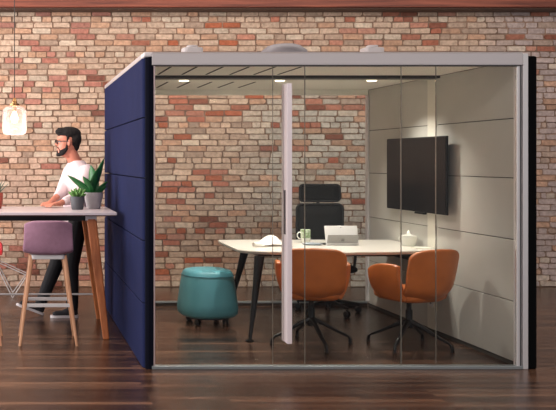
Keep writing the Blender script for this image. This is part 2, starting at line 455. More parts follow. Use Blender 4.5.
# roof vents
bm = NB(); lathe(bm, [(0, .092), (.09, .09), (.125, .078), (.165, .045), (.175, .02), (.175, 0), (0, 0)], 36, (0, 0, 0))
v = BF('roof_fan', bm, mat('grey_fan_housing', (128, 124, 128), .5), smooth=True); v.location = (PX(284, 132), F/132, 2.3); v.matrix_parent_inverse = Matrix.Translation((-2.33, -7.78, 0))
for px_ in (192, 372):
    bm = NB(); prism(bm, rrect(.15, .14, .04), 0, .052); prism(bm, rrect(.08, .08, .03), .052, .072)
    v = BF('cable_entry', bm, mat('pale_cable_box', (196, 190, 190), .5), bevel=.008); v.location = (PX(px_, 134), F/134, 2.3)

# ------------------------------------------------------------------ desk
desk = thing('desk', 'white topped meeting desk with rounded free end and black splayed legs inside booth', 'desk', (2.7, 8.0, 0))
dx, dy = 2.7, 8.0
near = [(PX(238, 115.5), 7.63), (1.99, 7.53), (2.10, 7.47), (2.35, 7.42), (2.75, 7.40), (3.1, 7.43), (3.4, 7.50), (3.655, 7.56)]
far = [(3.655, 8.60), (2.16, 8.60), (1.985, 8.58), (1.955, 8.53), (1.945, 8.45)]
op = [(x-dx, y-dy) for x, y in near+far]
bm = NB(); ins = lambda p, k: (p[0]*k, p[1]*k)
loft(bm, [[(x*.985, y*.975, .715) for x, y in op], [(x, y, .732) for x, y in op], [(x, y, .742) for x, y in op]])
finish('tabletop', bm, white_l, desk, bevel=.002)
boxo('under_frame', -.58, .90, -.30, .36, .675, .7145, blackm, desk, bevel=.004)
def desk_leg(x0, y0, x1, y1):
    bm = NB()
    pts = [Vector((x0, y0, .70)), Vector((x0+(x1-x0)*.35, y0+(y1-y0)*.35, .45)), Vector((x1, y1, .012))]
    def ring(c, a, b): return [(c.x+a*x, c.y+b*y, c.z) for x, y in rrect(1, 1, .35, 3)]
    loft(bm, [ring(pts[0], .085, .05), ring(pts[1], .058, .04), ring(pts[2], .028, .028)])
    l = finish('leg', bm, blackm, desk, smooth=True)
    bm = NB(); lathe(bm, [(0, 0), (.036, 0), (.036, .006), (.018, .016), (0, .016)], 20, (x1, y1, 0)); finish('leg_foot', bm, blackm, l, smooth=True)
desk_leg(PX(263, 119)-dx, 7.50-dy, PX(250, 119.4)-dx, F/119.4-dy)
desk_leg(PX(244, 103.5)-dx, 8.42-dy, PX(226, 103.4)-dx, 8.48-dy)
boxo('wall_bracket', .90, .955, -.38, .5, .60, .7145, blackm, desk, bevel=.003)

# ------------------------------------------------------------------ items on the desk
TZ = .742
lap = thing('tablet_computer', 'silver tablet computer standing open on the white desk with its back to the glass', 'computer', (PX(342.5, 110), F/110, TZ))
def tilted(o, a, z=0): o.rotation_euler.x = a; return o
lapm = mat('silver_magnesium', (206, 204, 200), .35, .25)
t_ = boxo('tablet', -.150, .150, -.004, .005, 0, .182, lapm, lap, bevel=.003); tilted(t_, -.28)
k_ = boxo('kickstand', -.140, .140, -.0045, -.001, 0, .098, mat('grey_magnesium', (138, 136, 134), .35, .3), lap, bevel=.0015)
k_.location = (0, -.0285, .0965); k_.rotation_euler = (PI+.38, 0, 0)
boxo('keyboard', -.145, .145, -.0, .20, .0, .006, blackp, lap, bevel=.002)
# small square emblem of four tiles on the stand
bm = NB()
for a in (0, 1):
    for b in (0, 1): box(bm, -.0135+a*.0145, -.0015+a*.0145, -.0012, .0008, .036+b*.0145, .048+b*.0145)
e_ = finish('emblem', bm, mat('dark_emblem', (96, 94, 92), .3, .4), k_)
bm = NB(); ellip(bm, (0, -.0045, .166), (.004, .002, .004)); e_ = finish('camera_lens', bm, blackp, t_, smooth=True)

mug = thing('mug', 'white mug with green leafy band on the desk', 'mug', (PX(305.5, 106.8), F/106.8, TZ))
def mugmat():
    m = bpy.data.materials.new('green_band_ceramic'); m.use_nodes = True; nt = m.node_tree; b = nt.nodes['Principled BSDF']
    b.inputs['Roughness'].default_value = .25
    tc = nt.nodes.new('ShaderNodeTexCoord'); sx_ = nt.nodes.new('ShaderNodeSeparateXYZ'); nt.links.new(tc.outputs['Object'], sx_.inputs[0])
    r = nt.nodes.new('ShaderNodeMapRange'); r.inputs['From Min'].default_value = .045; r.inputs['From Max'].default_value = .052
    nt.links.new(sx_.outputs['Z'], r.inputs['Value'])
    n = nt.nodes.new('ShaderNodeTexNoise'); n.inputs['Scale'].default_value = 40; nt.links.new(tc.outputs['Object'], n.inputs['Vector'])
    cr = nt.nodes.new('ShaderNodeValToRGB'); cr.color_ramp.elements[0].color = lin((132, 156, 108)); cr.color_ramp.elements[1].color = lin((190, 200, 176))
    cr.color_ramp.elements[0].position = .4; cr.color_ramp.elements[1].position = .6
    nt.links.new(n.outputs['Fac'], cr.inputs['Fac'])
    mx = nt.nodes.new('ShaderNodeMix'); mx.data_type = 'RGBA'; mx.inputs[6].default_value = lin((226, 226, 214))
    nt.links.new(r.outputs[0], mx.inputs['Factor']); nt.links.new(cr.outputs['Color'], mx.inputs[7]); nt.links.new(mx.outputs[2], b.inputs['Base Color'])
    return m
bm = NB(); lathe(bm, [(0, 0), (.040, 0), (.043, .005), (.046, .125), (.043, .127), (.040, .12), (.037, .01), (0, .01)], 28)
mb = finish('cup', bm, mugmat(), mug, smooth=True)
bm = NB(); tube(bm, [(-.040, 0, .10), (-.062, 0, .102), (-.076, 0, .085), (-.076, 0, .06), (-.062, 0, .042), (-.040, 0, .04)], .0055, 8)
finish('handle', bm, mat('white_ceramic', (224, 224, 214), .25), mug, smooth=True)
# white sugar bowl
sb_ = thing('sugar_bowl', 'small white lidded bowl with a pointed knob near the grey wall', 'bowl', (PX(408.5, 110.3), F/110.3, TZ))
wc = mat('white_ceramic', (224, 224, 214), .25)
bm = NB(); lathe(bm, [(0, 0), (.054, 0), (.060, .004), (.066, .04), (.074, .082), (.071, .084), (.062, .04), (.05, .01), (0, .008)], 32); finish('bowl', bm, wc, sb_, smooth=True)
bm = NB(); lathe(bm, [(.070, .086), (.072, .090), (.045, .098), (.020, .104), (.014, .118), (.007, .135), (0, .142)], 28); lathe(bm, [(.070, .086), (0, .086)], 28); finish('lid', bm, wc, sb_, smooth=True)
bm = NB(); tube(bm, [(-.064, 0, .075), (-.082, 0, .078), (-.088, 0, .062), (-.078, 0, .045), (-.062, 0, .04)], .006, 8); finish('handle', bm, wc, sb_, smooth=True)
# papers with a rolled edge
mag = thing('magazine', 'open white magazine with one page rolled over, lying on the desk', 'magazine', (PX(266, 111), F/111, TZ))
paper = mat('white_paper', (228, 222, 214), .6)
bm = NB(); g = []
for i in range(17):
    u = i/16; row = []
    for j in range(9):
        v = j/8
        amp = .020+.068*min(1, v*1.3)
        z = .004+amp*(math.sin(PI*min(1, u/.62)*.5)**1.2 if u < .62 else math.cos(PI*.5*(u-.62)/.38)**.8)
        row.append(bm.verts.new((-.095+.255*u+.02*v, -.09+.19*v+.03*u, z)))
    g.append(row)
for a, b in zip(g, g[1:]):
    for k in range(8): bm.faces.new((a[k], a[k+1], b[k+1], b[k]))
finish('lifted_page', bm, paper, mag, smooth=True, solid=.0012)
bm = NB(); ax = Vector((.9, .42, 0)).normalized(); g = []
for (t, r) in ((0, .021), (.05, .020), (.11, .016), (.17, .010)):
    c = Vector((-.135, -.085, .0215))+ax*t; c.z = r+.001
    w_ = ax.cross(Vector((0, 0, 1)))
    g.append([bm.verts.new(c+w_*r*math.cos(2*PI*k/20)+Vector((0, 0, 1))*r*math.sin(2*PI*k/20)) for k in range(20)])
for a, b in zip(g, g[1:]):
    for k in range(20): bm.faces.new((a[k], a[(k+1) % 20], b[(k+1) % 20], b[k]))
finish('rolled_page', bm, paper, mag, smooth=True, solid=.0014)
bm = NB(); prism(bm, [(-.06, -.085), (.16, -.06), (.17, .12), (-.05, .13)], 0, .004); finish('page_block', bm, paper, mag)
mag.location.x += .0
# book / tray near the bowl
bk = boxo('notepad', -.07, .07, -.06, .06, 0, .008, mat('cream_pad', (222, 220, 204), .5), bevel=.001); bk.location = (3.57, F/113.5, TZ)
bk.rotation_euler.z = .1
tag(bk, 'thin pale notepad on the desk beside the white bowl', 'notepad')
sc_ = NB(); lathe(sc_, [(0, 0), (.075, .002), (.095, .012), (.092, .013), (.07, .005), (0, .004)], 32)
so = finish('saucer', sc_, mat('grey_blue_plate', (150, 158, 166), .3), smooth=True); so.location = (PX(312, 109.0), F/109.0, TZ)
tag(so, 'flat grey blue saucer on the desk in front of the mug', 'saucer')

# ------------------------------------------------------------------ television
tv = thing('television', 'large black flat television mounted on the grey booth wall', 'television', (3.60, (F/106+F/121.5)/2, 0))
ty0, ty1 = F/119.9-tv.location.y, F/103.2-tv.location.y
tz0, tz1 = 1.056, 1.722
screen_m = mat('tv_screen', (7, 7, 7), .3, spec=.25)
boxo('screen', -.012, -.008, ty0+.012, ty1-.012, tz0+.018, tz1-.012, screen_m, tv, bevel=.001)
boxo('back_cover', .0082, .030, ty0+.12, ty1-.12, tz0+.1, tz1-.1, mat('tv_plastic', (13, 12, 12), .45, spec=.25), tv, bevel=.005)
boxo('housing', -.0078, .008, ty0, ty1, tz0, tz1, mat('tv_plastic', (13, 12, 12), .45, spec=.25), tv, bevel=.005)
boxo('wall_mount', .0302, .066, -.07, .25, 1.2, 1.6, blackm, tv, bevel=.003)
boxo('sensor_bar', -.011, .02, -.02, .16, tz0-.018, tz0-.0005, mat('tv_plastic', (13, 12, 12), .45, spec=.25), tv, bevel=.004)
# outlet and cord
ol = thing('power_outlet', 'white power outlet plate low on the cable channel behind the right orange chair', 'outlet', (XR0-.0075, (YS0+YS1)/2, .28))
boxo('plate', -.004, .003, -.035, .035, -.055, .055, white_m, ol, bevel=.002)
boxo('socket', -.0062, -.0045, -.012, .012, -.03, .03, mat('outlet_grey', (120, 120, 118), .5), ol, bevel=.001)
bm = NB(); tube(bm, [(3.64, (YS0+YS1)/2, .58), (3.645, 7.74, .54), (3.648, 7.755, .45), (3.648, (YS0+YS1)/2, .345), (3.652, (YS0+YS1)/2, .32)], .006, 8)
pc_ = finish('power_cord', bm, blackp, ol, smooth=True, label='black cord'); pc_.matrix_parent_inverse = Matrix.Translation(-ol.location)

# ------------------------------------------------------------------ orange chairs (facing +Y locally)
def orange_chair(label, loc, rz, group):
    t = thing('swivel_chair', label, 'chair', loc, rz, group)
    # backrest: one curved upholstered shell
    bm = NB(); nu, nv = 18, 12; g = []
    for j in range(nv+1):
        v = j/nv; row = []
        for i in range(nu+1):
            u = -1+2*i/nu
            a = u*1.0
            hw = .222+.022*math.sin(min(v*1.3, 1)*PI/2)-.03*max(0, (.12-v)/.12)**2
            x = hw*math.sin(a)/math.sin(1.0)
            y = -.27-.05*v + .20*(1-math.cos(a))*(1.05-.25*v)
            ztop = .822-.055*abs(u)**5.5-.012*abs(u)
            zbot = .405+.03*u*u
            z = zbot+(ztop-zbot)*v
            if v < .25: y += .10*(1-v/.25)**2
            row.append(bm.verts.new((x, y, z)))
        g.append(row)
    for a, b in zip(g, g[1:]):
        for k in range(nu): bm.faces.new((a[k], a[k+1], b[k+1], b[k]))
    finish('backrest', bm, orange, t, smooth=True, solid=.048, subsurf=1, bevel=.014, seg=3, auto=False)
    # seat cushion
    bm = NB(); o = rrect(.44, .46, .12, 5)
    loft(bm, [[(x*.86, y*.86+.0, .39) for x, y in o], [(x*.98, y*.98, .41) for x, y in o], [(x, y, .44) for x, y in o], [(x*.97, y*.97, .465) for x, y in o], [(x*.86, y*.86, .478) for x, y in o]])
    finish('seat', bm, orange, t, smooth=True, auto=False)
    # arms: curved padded wings
    for s in (-1, 1):
        bm = NB(); g = []
        for j in range(9):
            v = j/8; row = []
            for i in range(11):
                u = i/10
                y = -.17+.34*u
                zt = .700-.02*u-.050*max(0, (u-.55)/.45)**2-.02*max(0, (.25-u)/.25)**2
                zb = .405+.055*max(0, (u-.6)/.4)**2
                z = zb+(zt-zb)*v
                x = .238+.028*math.sin(v*PI*.55)-.05*max(0, u-.6)**2*2 - .04*(1-v)**3
                row.append(bm.verts.new((s*x, y, z)))
            g.append(row)
        for a, b in zip(g, g[1:]):
            for k in range(10): bm.faces.new((a[k], a[k+1], b[k+1], b[k]))
        finish('armrest', bm, orange, t, smooth=True, solid=.045, subsurf=1, bevel=.013, seg=3, auto=False)
    bm = NB(); prism(bm, rrect(.17, .17, .03), .368, .389); finish('seat_plate', bm, blackm, t, bevel=.004)
    bm = NB(); lathe(bm, [(0, .155), (.03, .155), (.034, .20), (.027, .215), (.027, .30), (.02, .305), (.02, .368), (0, .368)], 20); finish('column', bm, blackm, t, smooth=True)
    base_rz = -rz
    for k in range(4):
        a = base_rz+(.035 if rz < 0 else -.74)+k*PI/2
        bm = NB(); d = Vector((math.cos(a), math.sin(a), 0)); w = Vector((-d.y, d.x, 0))
        rings = []
        for r, z, hw, hh in ((.02, .205, .02, .022), (.09, .178, .017, .018), (.22, .105, .014, .013), (.30, .068, .012, .011), (.322, .05, .012, .012), (.328, .02, .012, .012), (.328, .012, .012, .012)):
            n = Vector((0, 0, 1)) if r < .31 else d
            c = d*r+Vector((0, 0, z))
            rings.append([c+w*hw*sx_+n*hh*sy_ for sx_, sy_ in ((1, .6), (.6, 1), (-.6, 1), (-1, .6), (-1, -.6), (-.6, -1), (.6, -1), (1, -.6))])
        loft(bm, rings); l = finish('leg', bm, blackm, t, smooth=True)
        bm = NB(); lathe(bm, [(0, 0), (.016, 0), (.017, .012), (0, .012)], 14, tuple(d*.328)); finish('glide', bm, blackp, l, smooth=True)
    return t
orange_chair('orange leather swivel chair seen from behind, beside the pale door pull', (PX(309, 120.5), 7.25, 0), math.radians(-14), 'orange swivel chairs in the booth')
orange_chair('orange leather swivel chair turned sideways by the grey wall under the television', (PX(410, 123)-.01, 7.15, 0), math.radians(21), 'orange swivel chairs in the booth')

# ------------------------------------------------------------------ black mesh task chair (faces the camera: -Y)
tc_ = thing('office_chair', 'tall black mesh office chair with headrest behind the desk', 'chair', (PX(324, 99.0), 8.78, 0))
meshm = mat('black_mesh_fabric', (34, 34, 33), .85, bump=.4, bscale=300, spec=.2)
def padframe(name, x, z0, z1, y, r, frame_r, parent, taper=1.0):
    bm = NB(); pts = [(px_*(1 if py_ < 0 else taper), py_) for px_, py_ in rrect(2*x, z1-z0, r, 5)]
    P3 = [Vector((a, y+.35*a*a*(-1), (z0+z1)/2+b)) for a, b in pts]
    tube(bm, P3, frame_r, 8, close=True)
    f = finish(name+'_frame', bm, blackp, parent, smooth=True)
    bm = NB(); c = [[Vector((a*k, y-.35*a*a*k*k, (z0+z1)/2+b*k)) for a, b in pts] for k in (1.0, .6, .25)]
    rv = [[bm.verts.new(p) for p in r_] for r_ in c]
    n = len(pts)
    for A_, B_ in zip(rv, rv[1:]):
        for k in range(n): bm.faces.new((A_[k], A_[(k+1) % n], B_[(k+1) % n], B_[k]))
    bm.faces.new(rv[-1]); finish(name, bm, meshm, parent, smooth=True, solid=.012)
padframe('backrest', .235, .50, 1.065, .25, .05, .014, tc_, 1.0)
padframe('headrest', .205, 1.10, 1.265, .245, .035, .012, tc_)
bm = NB(); tube(bm, [(0, .27, .45), (0, .31, .6), (0, .30, .95), (0, .275, 1.15)], .018, 8); finish('spine', bm, blackp, tc_, smooth=True)
bm = NB(); o = rrect(.48, .46, .1, 5)
loft(bm, [[(x*.9, y*.9, .415) for x, y in o], [(x, y, .43) for x, y in o], [(x, y, .455) for x, y in o], [(x*.92, y*.92, .475) for x, y in o]]); finish('seat', bm, meshm, tc_, smooth=True)
for s in (-1, 1):
    bm = NB(); tube(bm, [(s*.18, .02, .41), (s*.27, .02, .44), (s*.28, .02, .52), (s*.28, .0, .63)], .016, 8); ar = finish('armrest', bm, blackp, tc_, smooth=True)
    bm = NB(); prism(bm, [(x+s*.28, y-.01) for x, y in rrect(.08, .25, .035)], .632, .655); finish('arm_pad', bm, blackp, ar, bevel=.006)
bm = NB(); lathe(bm, [(0, .09), (.04, .09), (.045, .13), (.028, .15), (.028, .3), (.02, .3), (.02, .40), (.09, .40), (.09, .414), (0, .414)], 20); finish('column', bm, blackp, tc_, smooth=True)
for k in range(5):
    a = math.radians(-74+72*k); d = Vector((math.cos(a), math.sin(a), 0)); w = Vector((-d.y, d.x, 0)); bm = NB()
    rings = []
    for r, z, hw, hh in ((.02, .125, .024, .02), (.15, .108, .019, .016), (.31, .085, .014, .012)):
        c = d*r+Vector((0, 0, z)); rings.append([c+w*hw*p+Vector((0, 0, hh*q)) for p, q in ((1, .5), (.5, 1), (-.5, 1), (-1, .5), (-1, -.7), (1, -.7))])
    loft(bm, rings); l = finish('leg', bm, blackp, tc_, smooth=True)
    bm = NB(); c = d*.30+Vector((0, 0, .031))
    for o_ in (-.014, .014):
        u = w*1.0
        tube(bm, [c+u*(o_-.009), c+u*(o_-.006), c+u*(o_+.006), c+u*(o_+.009)], [.026, .031, .031, .026], 18)
    tube(bm, [c, c+Vector((0, 0, .05))], .008, 8)
    finish('caster', bm, blackp, l, smooth=True)

# ------------------------------------------------------------------ teal pouf on casters
pf = thing('pouf', 'teal upholstered pouf stool on black casters at the left of the booth', 'stool', (PX(207.3, 107), F/107, 0), .2)
def sup(a, r, e=2.9):
    c, s_ = math.cos(a), math.sin(a); k = (abs(c)**e+abs(s_)**e)**(-1/e); return (r*k*c, r*k*s_)
bm = NB(); rings = []
for r, z in ((.19, .072), (.235, .075), (.262, .10), (.268, .14), (.262, .20), (.245, .33), (.228, .44), (.218, .475), (.20, .495), (.165, .504), (.08, .506)):
    rings.append([sup(2*PI*k/48, r, 2.5)+(z,) for k in range(48)])
loft(bm, rings); body = finish('cushion', bm, teal, pf, smooth=True, auto=False)
# welted seams
bm = NB(); tube(bm, [sup(2*PI*k/48, .2275, 2.5)+(.450,) for k in range(48)], .0035, 6, close=True); finish('welt', bm, mat('teal_welt', (62, 120, 132), .5), pf, smooth=True)
bm = NB(); prism(bm, [sup(2*PI*k/32, .2, 2.5) for k in range(32)], .058, .0715); finish('base_plate', bm, blackp, pf)
for k in range(4):
    a = math.radians(45+90*k)-.1; c = Vector((.185*math.cos(a), .185*math.sin(a), .027)); bm = NB(); u = Vector((math.cos(a*1.7), math.sin(a*1.7), 0))
    for o_ in (-.015, .015): tube(bm, [c+u*(o_-.010), c+u*(o_-.007), c+u*(o_+.007), c+u*(o_+.010)], [.021, .027, .027, .021], 18)
    tube(bm, [c, c+Vector((0, 0, .033))], .010, 8); finish('caster', bm, blackp, pf, smooth=True)

# ------------------------------------------------------------------ bar table
TT = 1.074
bt = thing('bar_table', 'high white topped bar table with angled orange oak legs', 'table', (-.3, 7.95, 0))
bx, by = -.3, 7.95
xe = .857-bx
bm = NB(); prism(bm, [(-2.3, 7.46-by), (xe-.004, 7.46-by), (xe, 7.465-by), (xe, 8.415-by), (xe-.01, 8.42-by), (-2.3, 8.42-by)], TT-.024, TT); finish('tabletop', bm, mat('white_table_laminate', (222, 210, 212), .3, coat=.2), bt, bevel=.003)
boxo('edge_core', -2.29, xe-.008, 7.47-by, 8.41-by, TT-.031, TT-.0245, mat('plywood_core', (96, 62, 50), .6), bt, bevel=0)
boxo('apron', -2.2, PX(94, 116)-bx, 7.56-by, 7.60-by, TT-.078, TT-.0315, blackm, bt, bevel=.002)
boxo('apron', -2.2, PX(90, 106)-bx, 8.28-by, 8.32-by, TT-.078, TT-.0315, blackm, bt, bevel=.002)
def bleg(x0, y0, x1, y1):
    bm = NB()
    def ring(x, y, z, a, b): return [(x+a*p, y+b*q, z) for p, q in rrect(1, 1, .15, 2)]
    loft(bm, [ring(x0, y0, TT-.033, .085, .045), ring(x0+(x1-x0)*.5, y0+(y1-y0)*.5, TT*.5, .075, .042), ring(x1, y1, 0.012, .052, .035), ring(x1, y1, 0.0, .046, .03)])
    l = finish('leg', bm, oak, bt, bevel=.003)
    boxo('leg_bracket', x0-.05, x0+.045, y0-.026, y0-.0227, TT-.075, TT-.036, white_m, l, bevel=.001)
bleg(PX(91, 116)-bx, 7.58-by, PX(106, 118)-bx, 7.46-by)
bleg(PX(85, 106)-bx, 8.30-by, PX(99, 104.5)-bx, 8.42-by)
bleg(-2.2, 7.58-by, -2.3, 7.46-by); bleg(-2.2, 8.30-by, -2.3, 8.42-by)
bm = NB(); tube(bm, [(-2.25, 8.39-by, .24), (PX(96, 105)-bx, 8.39-by, .24)], .009, 8); finish('foot_rail', bm, white_m, bt, smooth=True)

# ------------------------------------------------------------------ bar stools
def bar_stool():
    t = thing('bar_stool', 'whole mauve upholstered bar stool with ash legs in front of the high table', 'stool', (PX(47.5, 119), F/119, 0))
    # shell: low back (toward camera, -Y) flowing into seat
    bm = NB(); prof = []
    for i in range(7): prof.append((.20-.05*i, .765-.002*i-.012*math.sin(PI*i/6)))     # seat from front edge backward
    prof += [(-.15, .756), (-.175, .768), (-.188, .80), (-.197, .87), (-.205, .95), (-.212, 1.022)]
    g = []
    n = 14
    for (y, z) in prof:
        row = []
        hgt = max(0, min(1, (z-.77)/.2))
        for i in range(n+1):
            u = -1+2*i/n
            hw = .205 if z < .77 else .205-.012*hgt
            cz = -.030*abs(u)**5*(1 if z > 1.0 else .3)
            row.append(bm.verts.new((hw*u, y+.055*u*u*hgt, z+cz+(.035*abs(u)**3 if z < .77 else .035*abs(u)**3*(1-hgt)))))
        g.append(row)
    for a, b in zip(g, g[1:]):
        for k in range(n): bm.faces.new((a[k], a[k+1], b[k+1], b[k]))
    finish('seat_shell', bm, mauve, t, smooth=True, solid=.045, subsurf=1, bevel=.015, seg=3, auto=False)
    bm = NB(); prism(bm, rrect(.29, .30, .03), .700, .738); finish('seat_frame', bm, white_m, t, bevel=.004)
    for sx_ in (-1, 1):
        for sy_ in (-1, 1):
            bm = NB(); rings = []
            for f, a in ((0, .042), (.15, .038), (1, .022)):
                x = sx_*(.135+.098*f); y = sy_*(.125+.085*f); z = .735*(1-f)
                rings.append([(x+a*p, y+a*q*.75, z) for p, q in rrect(1, 1, .3, 3)])
            loft(bm, rings); finish('leg', bm, birch, t, smooth=True)
    f = .56
    for sy_, z in ((-1, .325), (1, .325)):
        x = .135+.098*f-.008; y = sy_*(.125+.085*f)
        boxo('footrest_bar', -x, x, y-.006, y+.006, z-.015, z+.015, white_m, t, bevel=.003)
    for sx_ in (-1, 1):
        x = sx_*(.135+.098*f); y = .125+.085*f-.008
        boxo('footrest_bar', x-.006, x+.006, -y, y, .31, .34, white_m, t, bevel=.003)
    return t
s1 = bar_stool(); s1['group'] = 'bar stools at the high table'
s2 = copy_tree(s1); s2.location.x -= .622; s2['label'] = 'bar stool cut off by the left edge of the picture, one ash leg in view'

# ------------------------------------------------------------------ plants on the bar table
def leaf_mesh(L, W, bend, fold=.25, n=9):
    bm = NB(); g = []
    for i in range(n+1):
        t = i/n; w = W*(math.sin(PI*min(1, t*.93+.07))**.8)*(1-.25*t) if t < 1 else .0004
        a = bend*t; z = L*(math.sin(a)/bend if bend else t) if bend else L*t
        x = L*(1-math.cos(a))/bend if bend else 0
        g.append([bm.verts.new((x-abs(q)*w*fold*math.cos(a)*1.0, q*w, z+abs(q)*w*fold*math.sin(a))) for q in (-1, -.5, 0, .5, 1)])
    for a, b in zip(g, g[1:]):
        for k in range(4): bm.faces.new((a[k], a[k+1], b[k+1], b[k]))
    return bm
green = mat('deep_green_leaf', (40, 104, 52), .38, var=.3, vscale=14)
green2 = mat('succulent_green', (96, 142, 70), .5, var=.2, vscale=20)
soil = mat('potting_soil', (46, 34, 28), .95, bump=.8, bscale=90)
def pot(parent, r0, r1, h, m, name='pot'):
    bm = NB(); lathe(bm, [(0, 0), (r0*.9, 0), (r0, .006), (r0+(r1-r0)*.45, h*.4), (r1, h*.8), (r1*.985, h), (r1*.93, h), (r1*.92, h*.86), (r1*.9, h*.84)], 36); finish(name, bm, m, parent, smooth=True)
    bm = NB(); lathe(bm, [(0, h*.87), (r1*.925, h*.86)], 28); finish('soil', bm, soil, parent)
p1 = thing('potted_plant', 'broad leaved green plant in a pale grey ceramic pot at the table end', 'plant', (PX(93.5, 109.5), F/109.5, TT))
pot(p1, .062, .087, .150, mat('pale_grey_ceramic', (166, 160, 162), .5, var=.04, vscale=25))
lv = [(-50, .0, .30, .038, .12, -.01), (17, .3, .36, .042, .1, .0), (-4, .6, .28, .060, .15, 0), (5, -.6, .27, .058, .25, .01), (38, .1, .17, .030, .2, .015), (46, .35, .13, .026, .2, .015), (-20, -1.0, .22, .045, .4, 0), (-30, .9, .19, .036, .4, 0), (12, 1.0, .25, .04, .3, 0)]
for i, (ang, yaw, L, W, bend, ox) in enumerate(lv):
    o = finish('leaf', leaf_mesh(L, W, bend), green, p1, smooth=True, solid=.002)
    ax = Vector((math.sin(math.radians(ang)), math.sin(yaw)*.35, math.cos(math.radians(ang)))).normalized()
    side = Vector((math.copysign(1, ang), 0, 0)); side = (side-ax*side.dot(ax)).normalized(); w = ax.cross(side)
    # face tilted toward the viewer
    tw = Matrix.Rotation(math.radians(55 if ang < 0 else -55), 3, ax)
    side = tw @ side; w = ax.cross(side)
    M = Matrix((side, w, ax)).transposed().to_4x4(); M.translation = Vector((ox+.012*math.sin(ang), 0, .125)); o.matrix_local = M
p2 = thing('succulent', 'small green succulent in a dark grey pot beside the larger plant', 'plant', (PX(76.8, 110.2), F/110.2-.08, TT))
pot(p2, .052, .066, .118, mat('charcoal_ceramic', (78, 80, 84), .55))
def rosette(parent, m, n, L, W, z, spread=1.0):
    bm = NB()
    for i in range(n):
        a = i*2.4; t = (i+.5)/n; el = spread*(1.25*t)
        d = Vector((math.cos(a)*math.sin(el), math.sin(a)*math.sin(el), math.cos(el)))
        LL = L*R.uniform(.8, 1.1)
        base = Vector((.012*math.cos(a), .012*math.sin(a), z))
        tube(bm, [base, base+d*LL*.35, base+d*LL*.7, base+d*LL*.92, base+d*LL], [W*.6, W, W*.95, W*.5, .0008], 8)
    return finish('foliage', bm, m, parent, smooth=True)
rosette(p2, green2, 22, .095, .0125, .10, .85)
p3 = thing('potted_plant', 'spiky plant in a terracotta pot cut off by the left picture edge', 'plant', (PX(-4, 109), F/109, TT))
pot(p3, .05, .065, .145, mat('terracotta', (166, 78, 60), .7))
bm = NB()
for i in range(16):
    a = i*2.4; el = .25+.7*(i/16); d = Vector((math.cos(a)*math.sin(el), math.sin(a)*math.sin(el), math.cos(el)))
    tube(bm, [Vector((0, 0, .12)), Vector((0, 0, .12))+d*.08, Vector((0, 0, .12))+d*.16], [.006, .007, .001], 6)
finish('foliage', bm, mat('mauve_green_leaf', (96, 112, 96), .6, var=.3, vscale=12), p3, smooth=True)

# ------------------------------------------------------------------ pendant lamp
pl = thing('pendant_lamp', 'clear ribbed glass pendant lamp with brass cap hanging over the bar table', 'lamp', (PX(14.5, 111), F/111, 0))
bm = NB(); tube(bm, [(0, 0, 2.075), (0, 0, 4.02)], .004, 8); finish('cord', bm, mat('dark_cord', (44, 36, 34), .7), pl, smooth=True)
bm = NB(); lathe(bm, [(0, 4.02), (.055, 4.02), (.06, 4.05), (0, 4.05)], 24); finish('ceiling_rose', bm, blackm, pl, smooth=True)
brass = mat('aged_brass', (160, 120, 78), .3, .9)
bm = NB(); lathe(bm, [(0, 2.08), (.012, 2.078), (.02, 2.055), (.024, 2.05), (.024, 2.03), (.042, 2.026), (.044, 2.012), (.040, 2.006), (.0, 2.006)], 28); finish('cap', bm, brass, pl, smooth=True)
bm = NB()
def ribs(prof):
    out = []
    for i, (r, z) in enumerate(prof): out.append((r, z))
    return out
prof = [(.042, 2.008), (.085, 1.992), (.104, 1.970), (.109, 1.945)]
for i in range(12):
    z = 1.94-.0135*i; prof += [(.111, z), (.1075, z-.006)]
prof += [(.108, 1.775), (.098, 1.755), (.07, 1.745)]
lathe(bm, prof, 48)
def shade_mat():
    m = glass_mat('pink_ribbed_glass', (1, .93, .93), .8); nt = m.node_tree; o = [n for n in nt.nodes if n.type == 'OUTPUT_MATERIAL'][0]
    old = o.inputs[0].links[0].from_socket; t = nt.nodes.new('ShaderNodeBsdfTranslucent'); t.inputs['Color'].default_value = (.95, .80, .80, 1)
    d = nt.nodes.new('ShaderNodeBsdfDiffuse'); d.inputs['Color'].default_value = (.8, .66, .68, 1)
    x1 = nt.nodes.new('ShaderNodeMixShader'); x1.inputs[0].default_value = .3; nt.links.new(t.outputs[0], x1.inputs[1]); nt.links.new(d.outputs[0], x1.inputs[2])
    x2 = nt.nodes.new('ShaderNodeMixShader'); x2.inputs[0].default_value = .26; nt.links.new(old, x2.inputs[1]); nt.links.new(x1.outputs[0], x2.inputs[2])
    nt.links.new(x2.outputs[0], o.inputs[0]); return m
finish('glass_shade', bm, shade_mat(), pl, smooth=True, auto=False)
bm = NB(); lathe(bm, [(0, 2.005), (.016, 2.003), (.018, 1.965), (0, 1.962)], 16); finish('socket', bm, brass, pl, smooth=True)
bm = NB(); lathe(bm, [(0, 1.962), (.016, 1.955), (.032, 1.918), (.036, 1.888), (.028, 1.86), (0, 1.848)], 20); finish('bulb', bm, mat('glowing_bulb', (255, 226, 184), .4, emit=(255, 208, 150), estr=6), pl, smooth=True)

